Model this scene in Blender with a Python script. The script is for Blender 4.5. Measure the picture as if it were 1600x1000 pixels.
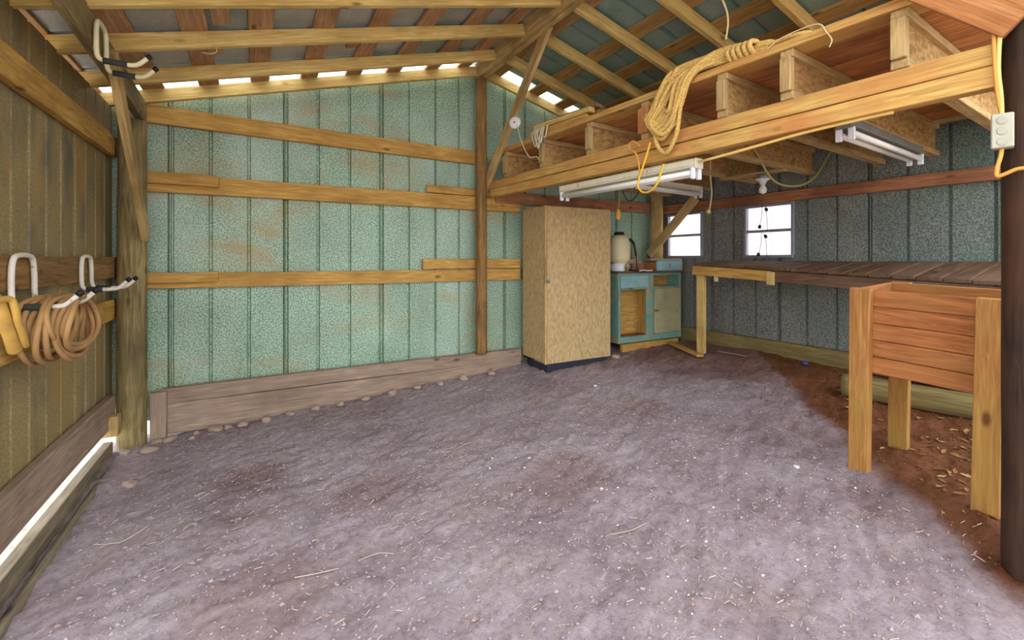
import bpy, bmesh, math, random
import numpy as np
from mathutils import Vector, Matrix, Euler

for o in list(bpy.data.objects): bpy.data.objects.remove(o)
S = bpy.context.scene
C = S.collection
R = math.radians
random.seed(7); rng = np.random.default_rng(7)

# ------------------------------------------------------------------ camera
CZ, YAW, F, PY = 1.2, R(29.2), 711.0, 405.0
cam = bpy.data.objects.new('camera', bpy.data.cameras.new('camera')); C.objects.link(cam)
cam.location = (0, 0, CZ); cam.rotation_euler = (R(90), 0, -YAW)
cam.data.sensor_width = 36; cam.data.lens = 16; cam.data.shift_y = -(500-PY)/1600
cam.data.clip_start = 0.02
S.camera = cam

# ------------------------------------------------------------------ world (bright overcast), exposure
w = bpy.data.worlds.new('world'); S.world = w; w.use_nodes = True
bg = w.node_tree.nodes['Background']; bg.inputs[0].default_value = (0.93, 0.95, 1.0, 1); bg.inputs[1].default_value = 1.0
vs = S.view_settings
vs.view_transform = 'Standard'; vs.look = 'None'; vs.gamma = 1.0; vs.use_curve_mapping = False
vs.exposure = 1.92

# ------------------------------------------------------------------ pixel helpers (photo 1600x1000): a direction, put on a known plane
SY, CY = math.sin(YAW), math.cos(YAW)
def ray(x, y):
    u = (x-800)/F
    return (SY+u*CY, CY-u*SY, (PY-y)/F)
def onX(x, y, X):
    d = ray(x, y); t = X/d[0]; return Vector((X, d[1]*t, CZ+d[2]*t))
def onY(x, y, Y):
    d = ray(x, y); t = Y/d[1]; return Vector((d[0]*t, Y, CZ+d[2]*t))
def onZ(x, y, Z):
    d = ray(x, y); t = (Z-CZ)/d[2]; return Vector((d[0]*t, d[1]*t, Z))

# ------------------------------------------------------------------ materials
def srgb(r, g, b):
    f = lambda c: (c/255/12.92) if c/255 <= 0.04045 else ((c/255+0.055)/1.055)**2.4
    return (f(r), f(g), f(b), 1)
class NT:
    def __init__(s, name, rough=0.8, metal=0.0, spec=0.3):
        s.m = bpy.data.materials.new(name); s.m.use_nodes = True
        s.t = s.m.node_tree; s.b = s.t.nodes['Principled BSDF']
        s.b.inputs['Roughness'].default_value = rough; s.b.inputs['Metallic'].default_value = metal
        s.b.inputs['Specular IOR Level'].default_value = spec
    def n(s, typ, **kw):
        nd = s.t.nodes.new('ShaderNode'+typ)
        for k, v in kw.items():
            if k in nd.inputs: nd.inputs[k].default_value = v
            else: setattr(nd, k, v)
        return nd
    def l(s, a, b): s.t.links.new(a, b)
    def obj(s, scale=(1, 1, 1), rot=(0, 0, 0), rnd=0.0):
        tc = s.n('TexCoord'); mp = s.n('Mapping'); mp.inputs['Scale'].default_value = scale; mp.inputs['Rotation'].default_value = rot
        src = tc.outputs['Object']
        if rnd:
            oi = s.n('ObjectInfo'); mu = s.n('Math', operation='MULTIPLY'); s.l(oi.outputs['Random'], mu.inputs[0]); mu.inputs[1].default_value = rnd
            ad = s.n('VectorMath', operation='ADD'); s.l(src, ad.inputs[0]); s.l(mu.outputs[0], ad.inputs[1]); src = ad.outputs[0]
        s.l(src, mp.inputs[0]); return mp.outputs[0]
    def noise(s, vec, scale, detail=3, rough=0.55, dist=0.0):
        nd = s.n('TexNoise'); nd.inputs['Scale'].default_value = scale; nd.inputs['Detail'].default_value = detail
        nd.inputs['Roughness'].default_value = rough; nd.inputs['Distortion'].default_value = dist
        s.l(vec, nd.inputs['Vector']); return nd.outputs['Fac']
    def ramp(s, fac, stops, interp='LINEAR'):
        r = s.n('ValToRGB'); r.color_ramp.interpolation = interp; e = r.color_ramp.elements
        e[0].position, e[0].color = stops[0]; e[1].position, e[1].color = stops[-1]
        for p, c in stops[1:-1]:
            k = e.new(p); k.color = c
        s.l(fac, r.inputs[0]); return r.outputs[0]
    def mix(s, fac, a, b, mode='MIX'):
        m = s.n('Mix', data_type='RGBA', blend_type=mode)
        for sock, v in ((0, fac), (6, a), (7, b)):
            if hasattr(v, 'links'): s.l(v, m.inputs[sock])
            else: m.inputs[sock].default_value = v
        return m.outputs[2]
    def bump(s, h, strength=0.3, dist=0.01):
        b = s.n('Bump'); b.inputs['Strength'].default_value = strength; b.inputs['Distance'].default_value = dist
        s.l(h, b.inputs['Height']); s.l(b.outputs[0], s.b.inputs['Normal'])
    def col(s, c):
        if hasattr(c, 'links'): s.l(c, s.b.inputs['Base Color'])
        else: s.b.inputs['Base Color'].default_value = c
        return s.m
g1 = lambda v: (v, v, v, 1)

def wood(name, light, dark, stain=None, stain_amt=0.5, rough=0.8, grain=1.0, knots=True):
    t = NT(name, rough, 0, 0.25)
    v = t.obj(rnd=37.0)
    vs_ = t.n('Mapping'); t.l(v, vs_.inputs[0]); vs_.inputs['Scale'].default_value = (1.3, 16*grain, 16*grain)
    g = t.noise(vs_.outputs[0], 2.2, 5, 0.62, 1.4)
    c = t.ramp(g, [(0.32, dark), (0.5, tuple((a+b)/2 for a, b in zip(light, dark))), (0.66, light)])
    v2 = t.n('Mapping'); t.l(v, v2.inputs[0]); v2.inputs['Scale'].default_value = (3, 90*grain, 90*grain)
    f = t.noise(v2.outputs[0], 1.6, 3, 0.6)
    c = t.mix(0.45, c, t.ramp(f, [(0.3, g1(0.45)), (0.62, g1(1.12))]), 'MULTIPLY')
    big = t.noise(v, 1.9, 3, 0.6)
    if stain: c = t.mix(t.ramp(big, [(0.44, g1(0)), (0.68, g1(stain_amt))]), c, stain)
    if knots:
        vk = t.n('Mapping'); t.l(v, vk.inputs[0]); vk.inputs['Scale'].default_value = (2.6, 6.5, 6.5)
        vo = t.n('TexVoronoi'); vo.inputs['Scale'].default_value = 1.0; t.l(vk.outputs[0], vo.inputs['Vector'])
        c = t.mix(t.ramp(vo.outputs['Distance'], [(0.05, g1(0.85)), (0.12, g1(0))]), c, tuple(x*0.28 for x in dark[:3])+(1,))
    t.bump(f, 0.25, 0.004)
    return t.col(c)

W = {}
W['yellow'] = wood('pine_yellow', srgb(242, 216, 142), srgb(208, 172, 98), srgb(150, 118, 58), 0.5)
W['yellow_old'] = wood('pine_aged', srgb(222, 194, 132), srgb(178, 146, 90), srgb(110, 84, 44), 0.6)
W['girt'] = wood('pine_girt', srgb(222, 180, 100), srgb(180, 136, 68), srgb(140, 98, 44), 0.5)
W['olive'] = wood('weathered_olive_wood', srgb(176, 158, 108), srgb(118, 102, 62), srgb(86, 78, 58), 0.7)
W['orange'] = wood('orange_pine', srgb(212, 152, 96), srgb(168, 106, 58), srgb(120, 66, 34), 0.5)
W['planter'] = wood('cedar_planter', srgb(186, 120, 70), srgb(140, 82, 42), srgb(160, 122, 66), 0.5, grain=0.7)
W['planterleg'] = wood('cedar_leg', srgb(188, 136, 76), srgb(146, 96, 48), srgb(168, 142, 66), 0.6, grain=0.8)
W['loftbeam'] = wood('loft_header_wood', srgb(220, 180, 104), srgb(176, 134, 70), srgb(190, 124, 70), 0.85)
W['deck'] = wood('loft_deck_wood', srgb(216, 152, 92), srgb(168, 106, 58), srgb(92, 66, 48), 0.8)
W['flange'] = wood('joist_flange', srgb(206, 178, 122), srgb(166, 136, 88), srgb(124, 92, 66), 0.5, knots=False)
W['dark'] = wood('dark_oiled_post', srgb(66, 48, 34), srgb(32, 24, 20), srgb(84, 54, 36), 0.6, 0.7)
W['bench'] = wood('bench_plank', srgb(126, 96, 72), srgb(76, 52, 36), srgb(128, 104, 84), 0.6)
W['sill'] = wood('grey_brown_sill', srgb(186, 164, 142), srgb(150, 128, 110), srgb(116, 92, 76), 0.5)
W['skirt'] = wood('greenish_skirt', srgb(156, 138, 88), srgb(110, 94, 56), srgb(90, 92, 62), 0.6)
W['red'] = wood('red_brown_girt', srgb(196, 140, 102), srgb(150, 96, 66), srgb(96, 58, 44), 0.6)
W['purlin'] = wood('purlin_wood', srgb(206, 164, 120), srgb(164, 122, 84), srgb(120, 98, 62), 0.6)
W['brownpost'] = wood('brown_pole', srgb(176, 138, 84), srgb(118, 86, 46), srgb(104, 82, 54), 0.6)
W['purlin_r'] = wood('olive_purlin', srgb(196, 166, 106), srgb(148, 120, 70), srgb(160, 112, 66), 0.5)
W['greyboard'] = wood('grey_weathered_board', srgb(160, 146, 120), srgb(110, 98, 78), srgb(92, 84, 70), 0.5)

def osb(name, a, b, c3):
    t = NT(name, 0.85, 0, 0.2); v = t.obj(rnd=11)
    cols = None
    for i, rot in enumerate((0.3, 1.3, -0.7)):
        m = t.n('Mapping'); t.l(v, m.inputs[0]); m.inputs['Rotation'].default_value = (rot, rot*0.7, rot); m.inputs['Scale'].default_value = (20, 42, 42)
        n = t.noise(m.outputs[0], 1.0, 2, 0.5)
        if cols is None: cols = t.ramp(n, [(0.35, a), (0.65, b)])
        else: cols = t.mix(t.ramp(n, [(0.56, g1(0)), (0.6, g1(0.45))]), cols, (c3, b)[i-1])
    big = t.noise(v, 1.3, 3)
    cols = t.mix(t.ramp(big, [(0.4, g1(0)), (0.75, g1(0.5))]), cols, a)
    t.bump(t.noise(v, 60, 2), 0.3, 0.003)
    return t.col(cols)
W['osb'] = osb('osb_tan', srgb(178, 150, 102), srgb(200, 174, 126), srgb(216, 194, 150))
W['osb_web'] = osb('osb_joist_web', srgb(158, 120, 72), srgb(196, 160, 102), srgb(116, 84, 52))

def metal(name, lo, hi, rib=None, stains=(), speck=95, rough=0.5, met=0.1, spk=0.9):
    t = NT(name, rough, met, 0.4); v = t.obj()
    n = t.noise(v, speck, 3, 0.75)
    big = t.noise(v, 1.7, 4, 0.6)
    mid = tuple((a+b)/2 for a, b in zip(lo, hi))
    c = t.ramp(n, [(0.43, lo), (0.5, mid), (0.57, hi)])
    c = t.mix(1-spk, c, mid)
    c = t.mix(0.55, c, t.ramp(big, [(0.3, g1(0.62)), (0.7, g1(1.15))]), 'MULTIPLY')
    for (colr, sc, a, b, amt, scale3) in stains:
        s_ = t.noise(t.obj(scale=scale3), sc, 4, 0.6, 0.4)
        c = t.mix(t.ramp(s_, [(a, g1(0)), (b, g1(amt))]), c, colr)
    t.bump(big, 0.15, 0.03)
    return t.col(c)
M = {}
M['gable'] = metal('galvanised_green', srgb(94, 132, 108), srgb(194, 220, 194),
    stains=((srgb(170, 142, 90), 1.5, 0.53, 0.70, 0.65, (0.8, 1, 1.6)), (srgb(208, 224, 212), 0.9, 0.5, 0.7, 0.35, (1, 1, 0.6))))
M['right'] = metal('galvanised_grey', srgb(76, 78, 76), srgb(164, 164, 156),
    stains=((srgb(76, 122, 106), 0.7, 0.52, 0.66, 0.5, (1, 0.7, 0.6)), (srgb(108, 92, 72), 2.0, 0.6, 0.72, 0.5, (1, 1, 1))))
M['left'] = metal('rusted_left_sheet', srgb(142, 126, 86), srgb(176, 156, 106), speck=90, rough=0.65, met=0.05,
    stains=((srgb(96, 98, 86), 2.2, 0.5, 0.68, 0.8, (1, 1.6, 0.7)), (srgb(168, 130, 64), 2.8, 0.56, 0.7, 0.6, (1, 1.6, 0.6))))
M['roofl'] = metal('roof_sheet_grey', srgb(150, 156, 156), srgb(190, 196, 196), speck=60, rough=0.34, met=0.25, spk=0.35,
    stains=((srgb(96, 132, 120), 1.6, 0.5, 0.66, 0.6, (1, 1, 1)), (srgb(190, 196, 200), 2.6, 0.6, 0.75, 0.5, (1, 1, 1))))
M['roofr'] = metal('roof_sheet_green', srgb(118, 150, 142), srgb(160, 186, 178), speck=70, rough=0.38, met=0.12, spk=0.35,
    stains=((srgb(150, 164, 160), 2.6, 0.6, 0.74, 0.5, (1, 1, 1)), (srgb(84, 126, 112), 1.4, 0.5, 0.66, 0.6, (1, 1, 1))))

def plain(name, c, rough=0.6, metal_=0.0, var=0.25, scale=9, c2=None, thr=(0.5, 0.7)):
    t = NT(name, rough, metal_, 0.35); v = t.obj(rnd=5)
    n = t.noise(v, scale, 4, 0.6)
    k = t.mix(1.0, c, t.ramp(n, [(0.25, g1(1-var)), (0.75, g1(1+var*0.4))]), 'MULTIPLY')
    if c2: k = t.mix(t.ramp(t.noise(v, scale*1.7, 4, 0.65), [(thr[0], g1(0)), (thr[1], g1(0.9))]), k, c2)
    return t.col(k)
P = {}
P['teal'] = plain('worn_teal_paint', srgb(120, 164, 150), 0.7, 0, 0.3, 6, srgb(166, 152, 112), (0.5, 0.64))
P['tealdoor'] = plain('worn_door_paint', srgb(174, 166, 124), 0.75, 0, 0.25, 4, srgb(110, 150, 132), (0.52, 0.7))
P['paleblue'] = plain('pale_blue_paint', srgb(140, 178, 182), 0.7, 0, 0.25, 7, srgb(160, 152, 126), (0.56, 0.7))
P['white'] = plain('chipped_white_paint', srgb(226, 220, 204), 0.5, 0, 0.15, 10, srgb(150, 96, 56), (0.6, 0.68))
P['cream'] = plain('cream_enamel', srgb(226, 220, 178), 0.45, 0, 0.15, 8)
P['foam'] = plain('black_foam', srgb(62, 66, 60), 0.9, 0, 0.3, 30)
P['black'] = plain('black_rubber', srgb(28, 30, 36), 0.6, 0, 0.3, 20)
P['hose'] = plain('tan_hose', srgb(178, 138, 88), 0.6, 0, 0.25, 8)
P['hose_yellow'] = plain('mustard_canvas', srgb(184, 146, 70), 0.8, 0, 0.3, 14)
P['tank'] = plain('translucent_tank', srgb(222, 212, 168), 0.45, 0, 0.12, 5, srgb(190, 140, 70), (0.62, 0.75))
P['plastic'] = plain('white_plastic', srgb(232, 234, 240), 0.45, 0, 0.08, 6)
P['brass'] = plain('brass', srgb(190, 160, 90), 0.4, 0.6, 0.2, 20)
P['steel'] = plain('dull_steel', srgb(140, 138, 130), 0.45, 0.6, 0.25, 20, srgb(110, 78, 50), (0.58, 0.7))
P['boxgrey'] = plain('grey_steel_box', srgb(172, 170, 150), 0.55, 0.2, 0.2, 14)
P['yellowcord'] = plain('yellow_cord', srgb(232, 184, 52), 0.5, 0, 0.1)
P['romex'] = plain('cream_cable', srgb(232, 196, 112), 0.55, 0, 0.12)
P['orangecord'] = plain('orange_tan_cable', srgb(222, 158, 76), 0.55, 0, 0.12)
P['greencable'] = plain('olive_cable', srgb(176, 166, 96), 0.6, 0, 0.15)
P['string'] = plain('pale_twine', srgb(222, 200, 150), 0.9, 0, 0.15)
P['tube'] = plain('fluorescent_glass', srgb(236, 236, 228), 0.25, 0, 0.06)
P['fixture'] = plain('enamel_fixture', srgb(226, 222, 196), 0.45, 0, 0.15, 12, srgb(180, 160, 110), (0.6, 0.72))
P['aluminium'] = plain('grey_aluminium', srgb(150, 152, 168), 0.45, 0.3, 0.15, 10)
P['stone'] = plain('pinkish_stone', srgb(184, 160, 144), 0.9, 0, 0.3, 30, srgb(140, 122, 110), (0.5, 0.65))
P['pebble'] = plain('white_pebble', srgb(240, 234, 226), 0.6, 0, 0.1)
P['leaf'] = plain('dry_leaf', srgb(168, 128, 78), 0.85, 0, 0.4, 22, srgb(112, 72, 40), (0.45, 0.65))
P['leafpale'] = plain('pale_dry_leaf', srgb(184, 156, 108), 0.85, 0, 0.3, 22)
P['straw'] = plain('straw_bits', srgb(190, 170, 152), 0.9, 0, 0.3, 3)
P['clod'] = plain('soil_clod', srgb(166, 150, 154), 0.95, 0, 0.3, 8, srgb(150, 116, 98), (0.5, 0.65))
P['litter'] = plain('leaf_mould', srgb(120, 72, 44), 0.95, 0, 0.5, 8, srgb(160, 118, 76), (0.52, 0.66))
P['gravel'] = plain('pale_gravel', srgb(206, 194, 182), 0.95, 0, 0.3, 12, srgb(190, 120, 78), (0.62, 0.75))
P['siding'] = plain('pale_siding', srgb(240, 226, 222), 0.7, 0, 0.05, 2)
P['tarp'] = plain('dark_plastic', srgb(52, 56, 70), 0.35, 0, 0.3, 10)
P['bluecap'] = plain('blue_plastic', srgb(60, 84, 150), 0.5, 0, 0.1)
P['redtag'] = plain('red_tag', srgb(214, 60, 40), 0.6, 0, 0.1)
P['rag'] = plain('white_rag', srgb(214, 208, 180), 0.9, 0, 0.2, 12)

def rope_mat():
    t = NT('manila_rope', 0.9, 0, 0.1); v = t.obj()
    return t.col(t.ramp(t.noise(v, 120, 3), [(0.3, srgb(178, 138, 70)), (0.7, srgb(232, 198, 122))]))
P['rope'] = rope_mat()
def glass_mat():
    m = bpy.data.materials.new('dusty_window_glass'); m.use_nodes = True; nt = m.node_tree; nt.nodes.clear()
    o = nt.nodes.new('ShaderNodeOutputMaterial'); tr = nt.nodes.new('ShaderNodeBsdfTransparent'); gl = nt.nodes.new('ShaderNodeBsdfGlossy'); df = nt.nodes.new('ShaderNodeBsdfTranslucent')
    gl.inputs['Roughness'].default_value = 0.1; a = nt.nodes.new('ShaderNodeMixShader'); b = nt.nodes.new('ShaderNodeMixShader')
    df.inputs[0].default_value = (0.9, 0.88, 0.86, 1)
    a.inputs[0].default_value = 0.06; b.inputs[0].default_value = 0.25
    nt.links.new(tr.outputs[0], a.inputs[1]); nt.links.new(gl.outputs[0], a.inputs[2]); nt.links.new(a.outputs[0], b.inputs[1]); nt.links.new(df.outputs[0], b.inputs[2]); nt.links.new(b.outputs[0], o.inputs[0])
    return m
P['glass'] = glass_mat()

def soil():
    t = NT('dirt_floor_soil', 0.95, 0, 0.15); tc = t.n('TexCoord'); v = tc.outputs['Object']
    n1 = t.noise(v, 2.0, 5, 0.65, 0.3); n2 = t.noise(v, 40, 4, 0.7); n3 = t.noise(v, 0.9, 3, 0.5)
    cool_soil = t.ramp(n1, [(0.3, srgb(160, 142, 146)), (0.5, srgb(182, 166, 171)), (0.7, srgb(198, 184, 189))])
    cool_soil = t.mix(t.ramp(t.noise(v, 1.5, 4, 0.6), [(0.52, g1(0)), (0.7, g1(0.35))]), cool_soil, srgb(180, 156, 138))
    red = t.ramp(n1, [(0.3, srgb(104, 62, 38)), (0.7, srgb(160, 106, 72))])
    # per-vertex tint: warm loft light and cool skylight painted into soil, plus reddish patches
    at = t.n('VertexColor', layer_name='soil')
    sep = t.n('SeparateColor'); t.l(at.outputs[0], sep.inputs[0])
    c = t.mix(sep.outputs[0], cool_soil, red)
    c = t.mix(0.65, c, t.ramp(n2, [(0.32, g1(0.55)), (0.5, g1(1.0)), (0.7, g1(1.2))]), 'MULTIPLY')
    t.bump(t.noise(v, 48, 6, 0.8), 1.0, 0.02)
    return t.col(c)
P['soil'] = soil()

# ------------------------------------------------------------------ object helpers
def tag(o, label=None, cat=None, group=None, kind=None):
    if label: o['label'] = label
    if cat: o['category'] = cat
    if group: o['group'] = group
    if kind: o['kind'] = kind
    return o
def link(name, me, mat, parent=None, mw=None):
    o = bpy.data.objects.new(name, me); C.objects.link(o)
    if mat is not None and not me.materials: me.materials.append(mat)
    mw = mw if mw is not None else Matrix.Identity(4)
    if parent is not None:
        o.parent = parent
        o.matrix_parent_inverse = root_m(parent).inverted()
    o.matrix_basis = mw
    return o
def root_m(o):
    m = o.matrix_basis.copy()
    if o.parent is not None: m = root_m(o.parent) @ o.matrix_parent_inverse @ m
    return m
def empty(name, loc=(0, 0, 0), label=None, cat=None, group=None, kind=None):
    o = bpy.data.objects.new(name, None); C.objects.link(o); o.empty_display_size = 0.1
    o.matrix_basis = Matrix.Translation(loc)
    return tag(o, label, cat, group, kind)
def bm_mesh(bm, name='m', smooth=False):
    me = bpy.data.meshes.new(name)
    bmesh.ops.recalc_face_normals(bm, faces=bm.faces)
    bm.to_mesh(me); bm.free()
    if smooth:
        for p in me.polygons: p.use_smooth = True
    return me
def pd(verts, faces, smooth=False):
    me = bpy.data.meshes.new('m'); me.from_pydata([tuple(v) for v in verts], [], faces); me.update()
    if smooth: me.polygons.foreach_set('use_smooth', [True]*len(me.polygons))
    return me
def box_mesh(L, wd, h, bev=0.003, segs=1, warp=0.0):
    """length along local X from 0..L, width along Y and height along Z centred"""
    bm = bmesh.new(); bmesh.ops.create_cube(bm, size=1)
    for v in bm.verts: v.co = Vector(((v.co.x+0.5)*L, v.co.y*wd, v.co.z*h))
    if segs > 1:
        ed = [e for e in bm.edges if abs(e.verts[0].co.x-e.verts[1].co.x) > L*0.5]
        bmesh.ops.subdivide_edges(bm, edges=ed, cuts=segs-1)
    if bev > 0:
        ed = [e for e in bm.edges if len(e.link_faces) == 2 and e.calc_face_angle(0) > 0.5]
        bmesh.ops.bevel(bm, geom=ed, offset=min(bev, wd*0.3, h*0.3), segments=1, affect='EDGES')
    if warp:
        ph = random.random()*6
        for v in bm.verts:
            k = math.sin(v.co.x/max(L, .01)*3.14159)
            v.co.y += warp*k*math.sin(ph); v.co.z += warp*k*math.cos(ph)
    return bm_mesh(bm)
def frame(a, b, up=(0, 0, 1), roll=0):
    a, b, up = Vector(a), Vector(b), Vector(up)
    x = (b-a).normalized(); y = up.cross(x)
    if y.length < 1e-4: y = Vector((0, 1, 0)).cross(x) if abs(x.y) < 0.9 else Vector((1, 0, 0)).cross(x)
    y.normalize(); z = x.cross(y)
    m = Matrix((x, y, z)).transposed().to_4x4(); m.translation = a
    return m @ Matrix.Rotation(roll, 4, 'X') if roll else m
def beam(name, a, b, wd, h, mat, parent=None, up=(0, 0, 1), bev=0.003, roll=0, segs=1, warp=0.0):
    """timber from centre a to centre b; wd across (horizontal), h along up"""
    L = (Vector(b)-Vector(a)).length
    return link(name, box_mesh(L, wd, h, bev, segs, warp), mat, parent, frame(a, b, up, roll))
def slab(name, p0, p1, mat, parent=None, axis=None, bev=0.003):
    """axis-aligned box between two corners; grain along the longest axis"""
    p0, p1 = Vector(p0), Vector(p1); d = [abs(p1[i]-p0[i]) for i in range(3)]; c = (p0+p1)/2
    ax = axis if axis is not None else d.index(max(d))
    e = Vector((0, 0, 0)); e[ax] = d[ax]/2
    if ax == 2:
        return beam(name, c-e, c+e, d[0], d[1], mat, parent, up=(0, 1, 0), bev=bev)
    wd = d[1] if ax == 0 else d[0]
    return beam(name, c-e, c+e, wd, d[2], mat, parent, bev=bev)
def smooth_pts(pts, n=8, closed=False):
    P_ = [Vector(p) for p in pts]; out = []; N = len(P_); rngN = N if closed else N-1
    for i in range(rngN):
        g = lambda k: P_[k % N] if closed else P_[max(0, min(N-1, k))]
        p0, p1, p2, p3 = g(i-1), g(i), g(i+1), g(i+2)
        for j in range(n):
            t = j/n
            out.append(0.5*((2*p1)+(p2-p0)*t+(2*p0-5*p1+4*p2-p3)*t*t+(3*p1-p0-3*p2+p3)*t**3))
    if not closed: out.append(P_[-1])
    return out
def tube_geo(pts, rad, ns=8, closed=False, lobes=0, pitch=0.05, lobe_amp=0.22):
    pts = [Vector(p) for p in pts]; N = len(pts); V = []; Fc = []
    rads = rad if isinstance(rad, (list, tuple)) else [rad]*N
    up = None; dist = 0
    for i in range(N):
        if closed: t = pts[(i+1) % N]-pts[i-1]
        else: t = pts[min(N-1, i+1)]-pts[max(0, i-1)]
        t = t.normalized() if t.length > 1e-9 else Vector((0, 0, 1))
        if up is None:
            up = Vector((0, 0, 1)) if abs(t.z) < 0.9 else Vector((1, 0, 0))
        up = (up-t*up.dot(t)); up = up.normalized() if up.length > 1e-6 else t.orthogonal().normalized()
        s = t.cross(up)
        if i: dist += (pts[i]-pts[i-1]).length
        for k in range(ns):
            a = 2*math.pi*k/ns; r = rads[i]
            if lobes: r *= 1-lobe_amp+lobe_amp*abs(math.cos(lobes*0.5*(a+2*math.pi*dist/pitch)))*1.3
            V.append(pts[i]+(up*math.cos(a)+s*math.sin(a))*r)
    rings = N if closed else N-1
    for i in range(rings):
        for k in range(ns):
            j = (i+1) % N; k2 = (k+1) % ns
            Fc.append((i*ns+k, i*ns+k2, j*ns+k2, j*ns+k))
    if not closed:
        Fc.append(tuple(range(ns))[::-1]); Fc.append(tuple((N-1)*ns+k for k in range(ns)))
    return V, Fc
def tube(name, pts, rad, mat, parent=None, ns=8, sm=8, closed=False, **kw):
    q = smooth_pts(pts, sm, closed) if sm else pts
    V, Fc = tube_geo(q, rad, ns, closed, **kw)
    return link(name, pd(V, Fc, True), mat, parent)
def lathe_mesh(prof, ns=24):
    V = []; Fc = []
    for r, z in prof:
        for k in range(ns):
            a = 2*math.pi*k/ns; V.append((r*math.cos(a), r*math.sin(a), z))
    for i in range(len(prof)-1):
        for k in range(ns):
            k2 = (k+1) % ns; Fc.append((i*ns+k, i*ns+k2, (i+1)*ns+k2, (i+1)*ns+k))
    Fc.append(tuple(range(ns))[::-1]); Fc.append(tuple((len(prof)-1)*ns+k for k in range(ns)))
    return pd(V, Fc, True)
def lathe(name, prof, mat, parent, base, axis=(0, 0, 1), ns=24):
    q = Vector((0, 0, 1)).rotation_difference(Vector(axis)).to_matrix().to_4x4(); q.translation = base
    return link(name, lathe_mesh(prof, ns), mat, parent, q)
def log_mesh(L, r, ns=14, nz=26, amp=0.06, taper=0.94):
    V = []; Fc = []; ph = [random.random()*6 for _ in range(6)]
    for i in range(nz+1):
        z = L*i/nz; rr = r*(1+(taper-1)*i/nz)
        for k in range(ns):
            a = 2*math.pi*k/ns
            q = 1+amp*(math.sin(a*2+ph[0]+z*0.8)*0.5+math.sin(a*3+ph[1]-z*1.3)*0.4+math.sin(a*7+ph[2])*0.25+0.2*math.sin(z*9+ph[3]+a))
            V.append((z, rr*q*math.cos(a), rr*q*math.sin(a)))
    for i in range(nz):
        for k in range(ns):
            k2 = (k+1) % ns; Fc.append((i*ns+k, i*ns+k2, (i+1)*ns+k2, (i+1)*ns+k))
    Fc.append(tuple(range(ns))[::-1]); Fc.append(tuple(nz*ns+k for k in range(ns)))
    return pd(V, Fc, True)
def log(name, a, b, r, mat, parent=None, **kw):
    return link(name, log_mesh((Vector(b)-Vector(a)).length, r, **kw), mat, parent, frame(a, b))
def rot_log_tag(o, label, cat='post'):
    return tag(o, label, cat)

# ------------------------------------------------------------------ the ground
def vnoise(x, y, sc, seed):
    r = np.random.default_rng(seed); G = r.random((256, 256))
    xs, ys = x*sc+1000, y*sc+1000
    xi, yi = np.floor(xs).astype(int), np.floor(ys).astype(int); fx, fy = xs-xi, ys-yi
    fx, fy = fx*fx*(3-2*fx), fy*fy*(3-2*fy)
    g = lambda i, j: G[i % 256, j % 256]
    return (g(xi, yi)*(1-fx)+g(xi+1, yi)*fx)*(1-fy)+(g(xi, yi+1)*(1-fx)+g(xi+1, yi+1)*fx)*fy-0.5
def gbase(x, y): return -0.06+0.067*np.clip(x, -3, 7)
def ground(x, y):
    z = gbase(x, y)+0.045*vnoise(x, y, 1.1, 1)+0.022*vnoise(x, y, 3.1, 2)
    xr, yr = x*0.82+y*0.57, -x*0.57+y*0.82                        # drag marks run diagonally
    z = z+0.015*vnoise(xr*0.55, yr*1.3, 9, 3)+0.016*vnoise(xr*0.6, yr*1.4, 19, 4)+0.012*vnoise(xr*0.8, yr*1.2, 40, 5)
    return z
def gz(x, y): return float(ground(np.array([float(x)]), np.array([float(y)]))[0])
gx = np.arange(-0.93, 4.58, 0.016); gy = np.arange(-1.2, 4.24, 0.016)
GX, GY = np.meshgrid(gx, gy, indexing='ij'); GZ = ground(GX, GY)
nx, ny = GX.shape
vv = np.stack([GX.ravel(), GY.ravel(), GZ.ravel()], 1)
ii, jj = np.meshgrid(np.arange(nx-1), np.arange(ny-1), indexing='ij')
a_ = (ii*ny+jj).ravel(); quads = np.stack([a_, a_+ny, a_+ny+1, a_+1], 1)
me = bpy.data.meshes.new('floor')
me.vertices.add(len(vv)); me.vertices.foreach_set('co', vv.ravel())
me.loops.add(quads.size); me.loops.foreach_set('vertex_index', quads.ravel().astype(np.int32))
me.polygons.add(len(quads)); me.polygons.foreach_set('loop_start', np.arange(0, quads.size, 4, dtype=np.int32))
me.polygons.foreach_set('use_smooth', np.ones(len(quads), bool))
me.update(calc_edges=True); me.validate()
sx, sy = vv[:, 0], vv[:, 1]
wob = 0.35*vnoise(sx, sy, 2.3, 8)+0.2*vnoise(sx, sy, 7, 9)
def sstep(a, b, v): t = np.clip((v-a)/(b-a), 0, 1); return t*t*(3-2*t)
red = sstep(-0.06, 0.16, (sx-2.10)-(sy-0.52)*0.98+wob*0.5)  # warm brown light cast beneath the loft, painted in with a soft diagonal edge
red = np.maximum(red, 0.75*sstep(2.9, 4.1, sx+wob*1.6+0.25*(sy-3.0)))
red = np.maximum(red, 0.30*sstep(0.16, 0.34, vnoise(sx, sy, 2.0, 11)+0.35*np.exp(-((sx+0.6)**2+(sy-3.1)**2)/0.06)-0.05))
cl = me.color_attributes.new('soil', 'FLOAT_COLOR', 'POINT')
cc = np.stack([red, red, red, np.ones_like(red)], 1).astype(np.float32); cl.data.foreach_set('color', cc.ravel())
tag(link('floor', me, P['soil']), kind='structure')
outv = []
for sxx in (-40, -3, 7, 40):
    for syy in (-40, 40): outv.append((sxx, syy, float(gbase(sxx, 0))-0.06))
tag(link('ground_outside', pd(outv, [(0, 2, 3, 1), (2, 4, 5, 3), (4, 6, 7, 5)]), P['gravel']), kind='structure')

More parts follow.
